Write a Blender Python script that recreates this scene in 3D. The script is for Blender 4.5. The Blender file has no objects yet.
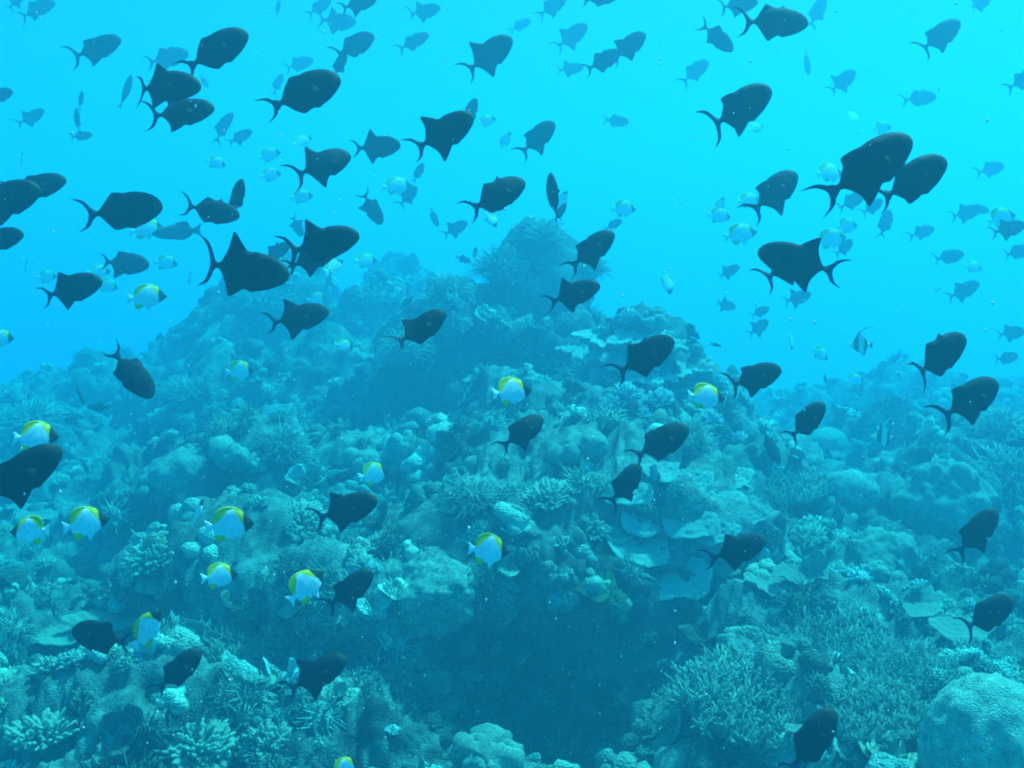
import bpy, math, random
import numpy as np
from mathutils import Vector, Matrix, geometry
from mathutils.bvhtree import BVHTree

# ------------------------------------------------------------------ camera, water, light
S = bpy.context.scene
COL = S.collection
F_PX, PITCH = 1100.0, math.radians(-5.0)
cam_data = bpy.data.cameras.new("camera")
cam_data.sensor_width = 36.0
cam_data.lens = 36.0 * F_PX / 1024.0
cam_data.clip_start, cam_data.clip_end = 0.05, 500.0
cam = bpy.data.objects.new("camera", cam_data)
cam.rotation_euler = (math.radians(90) + PITCH, 0, 0)
COL.objects.link(cam)
S.camera = cam

SUN_EL, SUN_AZ = math.radians(61), math.radians(44)      # azimuth from +Y (behind the reef) towards +X
world = bpy.data.worlds.new("World")
S.world = world
world.use_nodes = True
nt = world.node_tree
sky = nt.nodes.new("ShaderNodeTexSky")
sky.sky_type = 'NISHITA'
sky.sun_disc = False
sky.sun_elevation, sky.sun_rotation = SUN_EL, SUN_AZ
bg = nt.nodes["Background"]
bg.inputs["Strength"].default_value = 0.07
nt.links.new(sky.outputs[0], bg.inputs[0])
sun_data = bpy.data.lights.new("sun", 'SUN')
sun_data.energy, sun_data.angle, sun_data.color = 5.0, math.radians(6.0), (1.0, 0.97, 0.90)
sun = bpy.data.objects.new("sun", sun_data)
sd = Vector((math.sin(SUN_AZ) * math.cos(SUN_EL), math.cos(SUN_AZ) * math.cos(SUN_EL), math.sin(SUN_EL)))
sun.rotation_euler = sd.to_track_quat('Z', 'Y').to_euler()
sun.location = (0, 0, 30)
COL.objects.link(sun)

S.view_settings.view_transform = 'Standard'
S.view_settings.look = 'None'
S.view_settings.gamma = 1.0
S.view_settings.exposure = EXPO = 1.0
S.render.engine = 'CYCLES'
S.cycles.use_denoising = True
S.cycles.max_bounces = 6
S.cycles.diffuse_bounces = 2
S.cycles.glossy_bounces = 1
S.cycles.transmission_bounces = 1
S.cycles.volume_bounces = 3
S.cycles.filter_width = 2.0

# the water itself: one closed box of scattering, red-absorbing medium (top face = the sea surface)
WATER_TOP = 4.0
hz = bpy.data.meshes.new("haze")
hx, y0, y1, zb = 75.0, -40.0, 95.0, -8.0
v = [(-hx, y0, zb), (hx, y0, zb), (hx, y1, zb), (-hx, y1, zb), (-hx, y0, WATER_TOP), (hx, y0, WATER_TOP), (hx, y1, WATER_TOP), (-hx, y1, WATER_TOP)]
hz.from_pydata(v, [], [(0, 3, 2, 1), (4, 5, 6, 7), (0, 1, 5, 4), (1, 2, 6, 5), (2, 3, 7, 6), (3, 0, 4, 7)])
haze = bpy.data.objects.new("haze", hz)
COL.objects.link(haze)
haze["kind"] = "stuff"
m = bpy.data.materials.new("water_volume")
m.use_nodes = True
mn = m.node_tree
mn.nodes.clear()
out = mn.nodes.new("ShaderNodeOutputMaterial")
pv = mn.nodes.new("ShaderNodeVolumePrincipled")
pv.inputs["Color"].default_value = (0.022, 0.135, 0.200, 1)
pv.inputs["Absorption Color"].default_value = (0.0, 0.79, 0.962, 1)
pv.inputs["Density"].default_value = 0.30
pv.inputs["Anisotropy"].default_value = 0.39
mn.links.new(pv.outputs[0], out.inputs["Volume"])
hz.materials.append(m)

# ------------------------------------------------------------------ helpers
rng = np.random.default_rng(7)
random.seed(7)
CP, SP = math.cos(PITCH), math.sin(PITCH)


def ray(px, py):
    """direction of the line of sight through a picture point, scaled so that depth along the view axis is 1"""
    x, u = (px - 512) / F_PX, (384 - py) / F_PX
    return Vector((x, CP - u * SP, SP + u * CP))


def hash3(ix, iy, iz, seed=0):
    h = (ix.astype(np.uint32) * np.uint32(374761393) + iy.astype(np.uint32) * np.uint32(668265263)
         + iz.astype(np.uint32) * np.uint32(2147483647) + np.uint32((seed * 974711 + 12345) & 0xffffffff))
    h = (h ^ (h >> np.uint32(13))) * np.uint32(1274126177)
    h = (h ^ (h >> np.uint32(16))) * np.uint32(2246822519)
    h = h ^ (h >> np.uint32(15))
    return h.astype(np.float64) / 4294967295.0


def vnoise(p, seed=0):
    i = np.floor(p).astype(np.int64)
    f = p - i
    f = f * f * f * (f * (f * 6 - 15) + 10)
    r = 0
    for dx in (0, 1):
        for dy in (0, 1):
            for dz in (0, 1):
                w = (f[:, 0] if dx else 1 - f[:, 0]) * (f[:, 1] if dy else 1 - f[:, 1]) * (f[:, 2] if dz else 1 - f[:, 2])
                r = r + w * hash3(i[:, 0] + dx, i[:, 1] + dy, i[:, 2] + dz, seed)
    return r * 2 - 1


def fbm(p, octaves=4, seed=0, gain=0.5):
    a, r = 1.0, 0
    for o in range(octaves):
        r = r + a * vnoise(p * (2.03 ** o) + 17.3 * o, seed + o)
        a *= gain
    return r


def lumps(p, seed=0):
    """rounded cobbles: 1 on top of a lump, 0 in the cracks between"""
    i = np.floor(p).astype(np.int64)
    best = np.full(len(p), 9.0)
    for dx in (-1, 0, 1):
        for dy in (-1, 0, 1):
            for dz in (-1, 0, 1):
                c = i + np.array((dx, dy, dz))
                q = c + np.stack([hash3(c[:, 0], c[:, 1], c[:, 2], seed + k) for k in (1, 2, 3)], 1)
                best = np.minimum(best, ((q - p) ** 2).sum(1))
    return np.sqrt(np.clip(1 - best / 0.72, 0, 1))


def tri_mesh(name, V, T, col=None, mat=None, smooth=True):
    me = bpy.data.meshes.new(name)
    V = np.asarray(V, np.float32)
    T = np.asarray(T, np.int32)
    me.vertices.add(len(V))
    me.vertices.foreach_set("co", V.ravel())
    me.loops.add(T.size)
    me.loops.foreach_set("vertex_index", T.ravel())
    me.polygons.add(len(T))
    me.polygons.foreach_set("loop_start", np.arange(0, T.size, 3, dtype=np.int32))
    me.polygons.foreach_set("use_smooth", np.full(len(T), smooth))
    if col is not None:
        a = me.color_attributes.new("tint", 'FLOAT_COLOR', 'POINT')
        c = np.ones((len(V), 4), np.float32)
        c[:, :3] = col
        a.data.foreach_set("color", c.ravel())
    me.update(calc_edges=True)
    me.validate()
    if mat:
        me.materials.append(mat)
    return me


def link(name, me, parent=None, label=None, cat=None, group=None, kind=None, loc=None):
    o = bpy.data.objects.new(name, me)
    COL.objects.link(o)
    if parent:
        o.parent = parent
    if loc is not None:
        o.location = loc
    for k, val in (("label", label), ("category", cat), ("group", group), ("kind", kind)):
        if val:
            o[k] = val
    return o


def material(name, rough=0.9, noise_scale=14.0, lo=0.6, hi=1.25, bump=0.5, bump_scale=60.0, base=None, spec=0.2, speck=0.0):
    """a tinted, mottled, bumpy surface; the tint is the thing's own colour"""
    mt = bpy.data.materials.new(name)
    mt.use_nodes = True
    n, l = mt.node_tree.nodes, mt.node_tree.links
    b = n["Principled BSDF"]
    b.inputs["Roughness"].default_value = rough
    b.inputs["Specular IOR Level"].default_value = spec
    if base is None:
        src = n.new("ShaderNodeVertexColor")
        src.layer_name = "tint"
    else:
        src = n.new("ShaderNodeRGB")
        src.outputs[0].default_value = (*base, 1)
    tc = n.new("ShaderNodeTexCoord")
    nz = n.new("ShaderNodeTexNoise")
    nz.inputs["Scale"].default_value = noise_scale
    nz.inputs["Detail"].default_value = 6
    nz.inputs["Roughness"].default_value = 0.65
    l.new(tc.outputs["Object"], nz.inputs["Vector"])
    mr = n.new("ShaderNodeMapRange")
    mr.inputs["From Min"].default_value, mr.inputs["From Max"].default_value = 0.3, 0.7
    mr.inputs["To Min"].default_value, mr.inputs["To Max"].default_value = lo, hi
    l.new(nz.outputs[0], mr.inputs["Value"])
    mx = n.new("ShaderNodeVectorMath")
    mx.operation = 'SCALE'
    l.new(src.outputs[0], mx.inputs[0])
    l.new(mr.outputs[0], mx.inputs["Scale"])
    l.new(mx.outputs[0], b.inputs["Base Color"])
    if bump:
        vo = n.new("ShaderNodeTexVoronoi")
        vo.inputs["Scale"].default_value = bump_scale
        l.new(tc.outputs["Object"], vo.inputs["Vector"])
        bp = n.new("ShaderNodeBump")
        bp.inputs["Strength"].default_value = bump
        bp.inputs["Distance"].default_value = 0.02
        bp.invert = True
        l.new(vo.outputs["Distance"], bp.inputs["Height"])
        l.new(bp.outputs[0], b.inputs["Normal"])
    return mt


M_REEF = material("reef_rock", noise_scale=16.0, lo=0.25, hi=1.6, bump=0.5, bump_scale=120)
M_CORAL = material("coral_skin", noise_scale=22.0, lo=0.65, hi=1.25, bump=0.6, bump_scale=90)
M_SMOOTH = material("smooth_coral", noise_scale=7.0, lo=0.45, hi=1.35, bump=0.6, bump_scale=34)

# ------------------------------------------------------------------ the reef terrain
FEAT = [  # x, y, rx, ry, top z, steepness
    (0.20, 9.3, 0.60, 0.8, 0.36, 0.9),      # summit
    (-0.45, 9.2, 0.95, 0.9, 0.02, 1.1),    # shoulder beside the summit
    (0.20, 9.1, 1.7, 1.2, -0.35, 1.6),      # body under the summit
    (0.85, 7.7, 0.55, 0.65, -0.27, 1.5),    # bright shoulder
    (1.25, 7.6, 0.75, 0.8, -0.60, 1.4),
    (1.75, 7.6, 0.6, 0.8, -1.00, 1.3),
    (0.55, 6.7, 0.75, 0.8, -0.72, 1.5),
    (0.15, 6.05, 0.85, 0.75, -0.80, 1.3),    # front outcrop
    (0.72, 5.9, 0.6, 0.6, -0.92, 1.3),
    (0.35, 7.7, 1.5, 1.5, -0.72, 1.1),      # the body of the mound
    (-0.40, 7.3, 0.9, 0.9, -1.02, 1.1),
    (1.50, 7.1, 0.8, 0.9, -1.05, 1.1),
    (1.95, 6.4, 0.6, 0.7, -1.36, 1.1),
    (-0.9, 6.4, 0.6, 0.5, -1.28, 1.3),
    (3.6, 9.6, 0.9, 0.8, -1.25, 1.3),
    (2.1, 9.4, 0.7, 0.6, -1.50, 1.3),
    (-3.7, 10.0, 0.9, 0.8, -1.25, 1.4),
    (-5.6, 14.0, 1.6, 1.3, -1.35, 1.2),
    (0.12, 5.38, 0.80, 0.42, -1.20, 2.4),    # lip over the hollow
    (-0.30, 5.6, 0.42, 0.42, -1.15, 1.6),
    (-3.3, 16.6, 1.3, 1.5, 0.22, 1.1),     # far ridge
    (-1.9, 16.6, 1.6, 1.5, 0.12, 1.2),
    (-4.6, 16.2, 1.7, 1.5, -0.85, 1.3),
    (-2.85, 12.6, 1.15, 1.2, 0.02, 1.3),
    (-1.50, 12.2, 1.3, 1.1, -0.10, 1.1),
    (-4.6, 13.4, 1.3, 1.2, -1.15, 1.1),
    (-1.55, 10.3, 1.2, 1.0, -0.50, 1.1),
    (-2.7, 10.2, 1.0, 0.9, -0.78, 1.2),
    (-1.05, 8.7, 0.8, 0.8, -0.72, 1.2),
    (-1.9, 8.3, 0.8, 0.6, -1.05, 1.3),
    (-1.75, 6.9, 0.55, 0.5, -0.98, 1.6),    # mounds on the left slope
    (-2.5, 7.6, 0.6, 0.6, -1.03, 1.5),
    (-1.0, 7.2, 0.6, 0.5, -1.08, 1.5),
    (-1.45, 5.4, 0.55, 0.42, -1.22, 1.8),
    (-0.72, 5.1, 0.4, 0.4, -1.34, 1.6),
    (-1.55, 4.15, 0.5, 0.33, -1.50, 1.8),
    (-0.65, 4.1, 0.45, 0.3, -1.56, 1.8),
    (2.55, 7.0, 0.55, 0.5, -1.05, 1.8),     # right-hand mounds
    (3.1, 7.6, 0.6, 0.6, -1.02, 1.5),
    (4.6, 13.0, 1.3, 1.0, -1.30, 1.2),
    (1.5, 4.9, 0.55, 0.55, -1.50, 1.4),
    (1.05, 4.2, 0.45, 0.4, -1.50, 1.5),
    (6.6, 14.0, 1.6, 1.3, -1.35, 1.2),
]


def base_z(r):
    return np.interp(r, [0, 3.2, 4.2, 4.8, 6, 8, 11, 15, 19, 25, 60], [-2.1, -1.95, -1.80, -1.76, -1.72, -1.76, -1.82, -1.85, -2.10, -3.6, -5.8])


def hollow(x, y):
    return np.exp(-(((x - 0.22) / 0.55) ** 2 + ((y - 4.55) / 0.62) ** 2) ** 1.6)


def height(x, y):
    r = np.hypot(x, y)
    zb = base_z(r)
    z = zb.copy()
    for cx, cy, rx, ry, top, p in FEAT:
        h = zb + (top - zb) * np.exp(-(((x - cx) / rx) ** 2 + ((y - cy) / ry) ** 2) ** p)
        k = 0.12
        t = np.clip(0.5 + 0.5 * (h - z) / k, 0, 1)
        z = z * (1 - t) + h * t + k * t * (1 - t)
    # the hollow under the front outcrop
    z = z - 0.55 * hollow(x, y)
    z = z - 0.55 * np.exp(-((x + 2.45) / 0.6) ** 2 - ((y - 6.2) / 0.5) ** 2)
    z = z - 0.40 * np.exp(-((x + 1.80) / 0.40) ** 2 - ((y - 4.75) / 0.26) ** 2)
    z = z - 0.35 * np.exp(-((x + 2.6) / 0.5) ** 2 - ((y - 8.6) / 0.5) ** 2)
    return z


NA, NR = 760, 640
az = np.radians(np.linspace(-52, 52, NA))
rr = np.exp(np.linspace(math.log(1.6), math.log(60.0), NR))
A, Rr = np.meshgrid(az, rr)
X, Y = Rr * np.sin(A), Rr * np.cos(A)
Z0 = height(X.ravel(), Y.ravel()).reshape(X.shape)
P = np.stack([X, Y, Z0], 2)
# the outcrop leans out over the hollow in front of it
lean = np.exp(-((X - 0.2) / 1.05) ** 4 - ((Y - 5.2) / 0.7) ** 4)
P[:, :, 1] -= lean * 0.75 * np.clip(Z0 + 1.78, 0, 0.6)


def grid_normals(P):
    du = np.gradient(P, axis=1)
    dv = np.gradient(P, axis=0)
    n = np.cross(du, dv)
    n /= np.linalg.norm(n, axis=2, keepdims=True) + 1e-12
    n[n[:, :, 2] < -0.9] *= 1
    return n


N0 = grid_normals(P).reshape(-1, 3)
Q = P.reshape(-1, 3)
rad = Rr.ravel()
fade = np.clip(rad / 6, 0.6, 2.0)
big = fbm(Q * 1.6, 3, 11)
l1 = lumps(Q * 3.6 + 0.25 * np.stack([vnoise(Q * 5, 31), vnoise(Q * 5, 32), vnoise(Q * 5, 33)], 1), 5)
l2 = lumps(Q * 9.0, 9)
fine = fbm(Q * 17, 4, 21, 0.6)
disp = 0.15 * big * fade + 0.16 * (l1 - 0.45) + 0.05 * (l2 - 0.4) + 0.035 * fine
Q = Q + N0 * disp[:, None]
tone = 0.20 + 0.10 * fbm(Q * 2.2, 3, 41) + 0.07 * fbm(Q * 14, 3, 45) + 0.06 * (l2 - 0.5)
shade_mask = np.clip(1.25 * hollow(X.ravel(), Y.ravel() - 0.15), 0, 1)       # shade painted into the rock colour, in hollows and on dark faces
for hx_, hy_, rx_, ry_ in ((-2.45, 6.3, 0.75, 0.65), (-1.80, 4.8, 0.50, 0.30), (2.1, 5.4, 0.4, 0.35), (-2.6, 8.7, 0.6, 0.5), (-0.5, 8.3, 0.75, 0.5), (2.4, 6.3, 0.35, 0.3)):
    shade_mask = np.maximum(shade_mask, np.exp(-(((X.ravel() - hx_) / rx_) ** 2 + ((Y.ravel() - hy_) / ry_) ** 2) ** 1.5))
tone = np.clip(tone * (1 - 0.5 * shade_mask), 0.04, 0.5)
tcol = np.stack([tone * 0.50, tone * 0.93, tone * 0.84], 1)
ii = np.arange(NA * NR).reshape(NR, NA)
a, b, c, d = ii[:-1, :-1].ravel(), ii[:-1, 1:].ravel(), ii[1:, 1:].ravel(), ii[1:, :-1].ravel()
TT = np.concatenate([np.stack([a, b, c], 1), np.stack([a, c, d], 1)])
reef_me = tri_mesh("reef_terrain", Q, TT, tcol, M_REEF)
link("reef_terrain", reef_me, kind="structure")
bvh = BVHTree.FromPolygons([tuple(p) for p in Q], [tuple(t) for t in TT], all_triangles=True)
NQ = grid_normals(Q.reshape(NR, NA, 3))

sb = bpy.data.meshes.new("seabed")
sb.from_pydata([(-74, -39, -6.4), (74, -39, -6.4), (74, 94, -6.4), (-74, 94, -6.4)], [], [(0, 1, 2, 3)])
sb.materials.append(material("seabed_sand", base=(0.30, 0.28, 0.22), noise_scale=3, bump=0.3))
link("seabed", sb, kind="structure")


def ground(px, py):
    hit, n, i, dd = bvh.ray_cast(Vector((0, 0, 0)), ray(px, py).normalized())
    if hit is None:
        raise ValueError(f"no reef at {px},{py}")
    return hit, n


def ground_at(x, y):
    hit, n, i, dd = bvh.ray_cast(Vector((x, y, 5)), Vector((0, 0, -1)))
    return hit, n

# ------------------------------------------------------------------ coral shapes (each returns verts, triangles, tone per vert)
def ico(sub):
    import bmesh
    bm = bmesh.new()
    bmesh.ops.create_icosphere(bm, subdivisions=sub, radius=1.0)
    Vv = np.array([v.co[:] for v in bm.verts])
    Tt = np.array([[v.index for v in f.verts] for f in bm.faces])
    bm.free()
    return Vv, Tt


ICO = {k: ico(k) for k in (1, 2, 3, 4, 5)}


class Acc:
    def __init__(self):
        self.V, self.T, self.C, self.n = [], [], [], 0

    def add(self, V, T, c):
        V = np.asarray(V, float)
        self.V.append(V)
        self.T.append(np.asarray(T) + self.n)
        self.C.append(np.broadcast_to(np.asarray(c, float).reshape(-1, 1) if np.ndim(c) == 1 and len(c) == len(V) else np.asarray(c, float), (len(V), 1)) if np.ndim(c) < 2 else c)
        self.n += len(V)

    def get(self):
        return np.concatenate(self.V), np.concatenate(self.T), np.concatenate(self.C)[:, 0]


def tube(pts, radii, sides=5, cap=True):
    pts = np.asarray(pts, float)
    n = len(pts)
    tan = np.gradient(pts, axis=0)
    tan /= np.linalg.norm(tan, axis=1, keepdims=True) + 1e-9
    ref = np.array((0.31, 0.17, 0.93)) if abs(tan[0][2]) < 0.8 else np.array((0.9, 0.3, 0.1))
    u = np.cross(tan, ref)
    u /= np.linalg.norm(u, axis=1, keepdims=True) + 1e-9
    w = np.cross(tan, u)
    an = np.arange(sides) * 2 * math.pi / sides
    V = (pts[:, None, :] + np.asarray(radii)[:, None, None] * (np.cos(an)[None, :, None] * u[:, None, :] + np.sin(an)[None, :, None] * w[:, None, :])).reshape(-1, 3)
    T = []
    for i in range(n - 1):
        for k in range(sides):
            a, b = i * sides + k, i * sides + (k + 1) % sides
            T += [(a, b, b + sides), (a, b + sides, a + sides)]
    if cap:
        V = np.concatenate([V, pts[-1:] + tan[-1:] * radii[-1] * 0.8])
        t = len(V) - 1
        T += [((n - 1) * sides + k, (n - 1) * sides + (k + 1) % sides, t) for k in range(sides)]
    return V, np.array(T)


def tuft(r, n=34, spread=1.0, length=1.0, thick=0.055, sides=4, fork=0.5, up=0.35):
    """branching stony coral: short tapering fingers from one foot"""
    A_ = Acc()
    for i in range(n):
        th, ph = r.uniform(0, 2 * math.pi), math.acos(1 - r.uniform(0.02, 0.95) * spread)
        d = np.array((math.sin(ph) * math.cos(th), math.sin(ph) * math.sin(th), math.cos(ph)))
        L = length * r.uniform(0.7, 1.1)
        st = d * 0.2 * length * np.array((1.6, 1.6, 0.5))
        d2 = d + np.array((0, 0, up)) + r.normal(0, 0.15, 3)
        d2 /= np.linalg.norm(d2)
        mid = st + d * L * 0.45
        end = mid + d2 * L * 0.4
        V, T = tube([st, mid, end], [thick * 1.3, thick, thick * 0.6], sides)
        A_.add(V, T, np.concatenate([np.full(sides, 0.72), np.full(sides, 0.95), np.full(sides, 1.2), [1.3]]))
        if r.uniform() < fork:
            e2 = mid + (d2 + r.normal(0, 0.5, 3)) * L * 0.28
            V, T = tube([mid, e2], [thick * 0.9, thick * 0.5], sides)
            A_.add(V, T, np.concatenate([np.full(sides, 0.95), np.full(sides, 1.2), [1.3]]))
    return A_.get()


def bush(r, n=90, thick=0.022, droop=0.3):
    """feathery soft coral: many thin soft blades"""
    A_ = Acc()
    for i in range(n):
        th, ph = r.uniform(0, 2 * math.pi), math.acos(1 - r.uniform(0, 1.0))
        d = np.array((math.sin(ph) * math.cos(th), math.sin(ph) * math.sin(th), math.cos(ph)))
        L = r.uniform(0.75, 1.1)
        p0 = d * 0.25
        p1 = d * L * 0.65 + r.normal(0, 0.05, 3)
        p2 = d * L + r.normal(0, 0.12, 3) - np.array((0, 0, droop * 0.3))
        V, T = tube([p0, p1, p2], [thick * 1.4, thick * 1.2, thick * 0.5], 3)
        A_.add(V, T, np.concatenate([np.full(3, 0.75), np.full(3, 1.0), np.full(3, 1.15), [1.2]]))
    V, T = ICO[2]
    A_.add(V * 0.5, T, 0.7)
    return A_.get()


def knobs(r, n=7, sub=2):
    """heap of rounded stony lobes"""
    A_ = Acc()
    for i in range(n):
        V, T = ICO[sub]
        s = r.uniform(0.28, 0.55)
        c = np.array((*r.uniform(-0.6, 0.6, 2), r.uniform(-0.05, 0.35)))
        Vn = V * (1 + 0.28 * vnoise(V * 1.7 + i * 9, 3)[:, None] + 0.26 * (lumps(V * 3.2 + i * 9, 4)[:, None] - 0.5) + (0.13 * (lumps(V * 8 + i * 9, 6)[:, None] - 0.5) if sub > 2 else 0))
        A_.add(Vn * s * np.array((1, 1, r.uniform(0.7, 1.3))) + c, T, r.uniform(0.8, 1.15))
    return A_.get()


def plate_shape(r, nu=26, nv=9, arc=2.6, cup=0.25, scallop=0.16, thick=0.035, ripple=0.02, lobes=5):
    """one scalloped, ruffled plate growing forward (-Y) from its foot"""
    th = np.linspace(-arc / 2, arc / 2, nu)
    edge = 1 + scallop * np.sin(lobes * th + r.uniform(0, 6)) + 0.5 * scallop * np.sin(2.3 * lobes * th + r.uniform(0, 6)) + r.normal(0, 0.008, nu)
    edge *= np.clip(1.15 - 0.3 * np.abs(th / (arc / 2)) ** 3, 0.5, 2)
    t = np.linspace(0.06, 1, nv) ** 0.85
    Tt, Rg = np.meshgrid(th, t)
    rad_ = Rg * edge[None, :]
    x, y = np.sin(Tt) * rad_, -np.cos(Tt) * rad_
    z = cup * rad_ ** 2 + ripple * np.sin(rad_ * 26) + 0.028 * np.sin(Tt * lobes * 1.6 + 1.3) * rad_ ** 2
    top = np.stack([x, y, z], 2).reshape(-1, 3)
    top[:, 2] += 0.022 * fbm(top * 7 + r.uniform(0, 30, 3), 3, 61) + 0.012 * lumps(top * 22, 62)
    bot = top.copy()
    bot[:, 2] -= thick * (1.6 - 1.1 * Rg.ravel())
    V = np.concatenate([top, bot])
    ii_ = np.arange(nu * nv).reshape(nv, nu)
    a_, b_, c_, d_ = ii_[:-1, :-1].ravel(), ii_[:-1, 1:].ravel(), ii_[1:, 1:].ravel(), ii_[1:, :-1].ravel()
    T = np.concatenate([np.stack([a_, d_, c_], 1), np.stack([a_, c_, b_], 1)])
    N_ = nu * nv
    T2 = T[:, ::-1] + N_
    rim = list(ii_[-1]) + list(ii_[::-1, -1])[1:] + list(ii_[0, ::-1])[1:] + list(ii_[:, 0])[1:]
    R3 = []
    for p, q in zip(rim[:-1], rim[1:]):
        R3 += [(p, p + N_, q + N_), (p, q + N_, q)]
    tone_ = 0.8 + 0.18 * Rg.ravel() + 0.06 * np.sin(rad_.ravel() * 26) + np.where(Rg.ravel() > 0.97, 0.30, 0)
    return V, np.concatenate([T, T2, np.array(R3)]), np.concatenate([tone_, tone_ * 0.9])


def rosette(r, n=6):
    """small cluster of leaf-like plates"""
    A_ = Acc()
    for i in range(n):
        V, T, c = plate_shape(r, 9, 4, 2.0, 0.35, 0.12, 0.05, 0.0, 3)
        a_ = r.uniform(0, 2 * math.pi)
        s = r.uniform(0.5, 0.95)
        V = V * s
        V = V @ np.array(Matrix.Rotation(a_, 3, 'Z') @ Matrix.Rotation(r.uniform(-0.5, 0.2), 3, 'X')).T
        A_.add(V + np.array((0, 0, 0.12 * i / n + r.uniform(0, 0.25))), T, c)
    return A_.get()


def dome(r, sub=5, squash=0.8, fold=0.08, grooves=0.02, gscale=9.0, folds=0):
    """massive boulder coral"""
    V, T = ICO[sub]
    f = fbm(V * 1.5 + r.uniform(0, 50, 3), 3, 8)
    g = lumps(V * gscale + r.uniform(0, 50, 3), 12)
    az_ = np.arctan2(V[:, 1], V[:, 0])
    fl = np.abs(np.sin(az_ * folds + 1.4 * f + 2.0 * V[:, 2])) ** 0.6 if folds else 0.5
    hang = np.clip(1.05 - V[:, 2], 0, 1) * np.clip(V[:, 2] + 1, 0, 1)
    k = 1 + fold * f + grooves * (g - 0.5) + 0.02 * fbm(V * 9, 4, 14) + 0.05 * np.clip(fbm(V * 3.1 + 7, 2, 15), -1, 0.2) + (0.17 * hang * (fl - 0.6) if folds else 0)
    Vn = V * k[:, None] * np.array((1, 1, squash))
    return Vn, T, 0.92 + 0.16 * (g - 0.4) + 0.05 * f


def thicket(r, n=260, rad_=1.0, thick=0.022, length=0.22, height_fn=None):
    """wide low thicket of staghorn fingers"""
    A_ = Acc()
    for i in range(n):
        q = rad_ * math.sqrt(r.uniform())
        th = r.uniform(0, 2 * math.pi)
        x, y = q * math.cos(th), q * math.sin(th)
        z = 0.22 * (1 - q * q) + 0.05 * math.sin(x * 7 + 2) * math.cos(y * 6)
        lean_ = r.normal(0, 0.45, 2) + np.array((x, y)) * 0.35
        d = np.array((lean_[0], lean_[1], 1.0))
        d /= np.linalg.norm(d)
        L = length * r.uniform(0.7, 1.3)
        p0 = np.array((x, y, z - 0.05))
        p1 = p0 + d * L * 0.6
        p2 = p1 + (d + r.normal(0, 0.25, 3)) * L * 0.5
        V, T = tube([p0, p1, p2], [thick * 1.2, thick, thick * 0.65], 5)
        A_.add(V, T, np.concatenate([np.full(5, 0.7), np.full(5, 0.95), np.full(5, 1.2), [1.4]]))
        for k in range(2):
            if r.uniform() < 0.75:
                e2 = p1 + (d + r.normal(0, 0.8, 3)) * L * 0.38
                V, T = tube([p1 - d * L * 0.12, e2], [thick * 0.9, thick * 0.55], 5)
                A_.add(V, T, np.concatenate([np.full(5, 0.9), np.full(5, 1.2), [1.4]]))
    V, T = ICO[3]
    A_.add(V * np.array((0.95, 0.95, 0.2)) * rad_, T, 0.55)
    return A_.get()


def basis(n, yaw, up=0.5):
    """matrix whose Z leans from straight up towards the surface normal"""
    z = (Vector(n) * (1 - up) + Vector((0, 0, 1)) * up).normalized()
    x = Vector((math.cos(yaw), math.sin(yaw), 0))
    x = (x - z * x.dot(z)).normalized()
    return Matrix((x, z.cross(x), z)).transposed()


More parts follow.
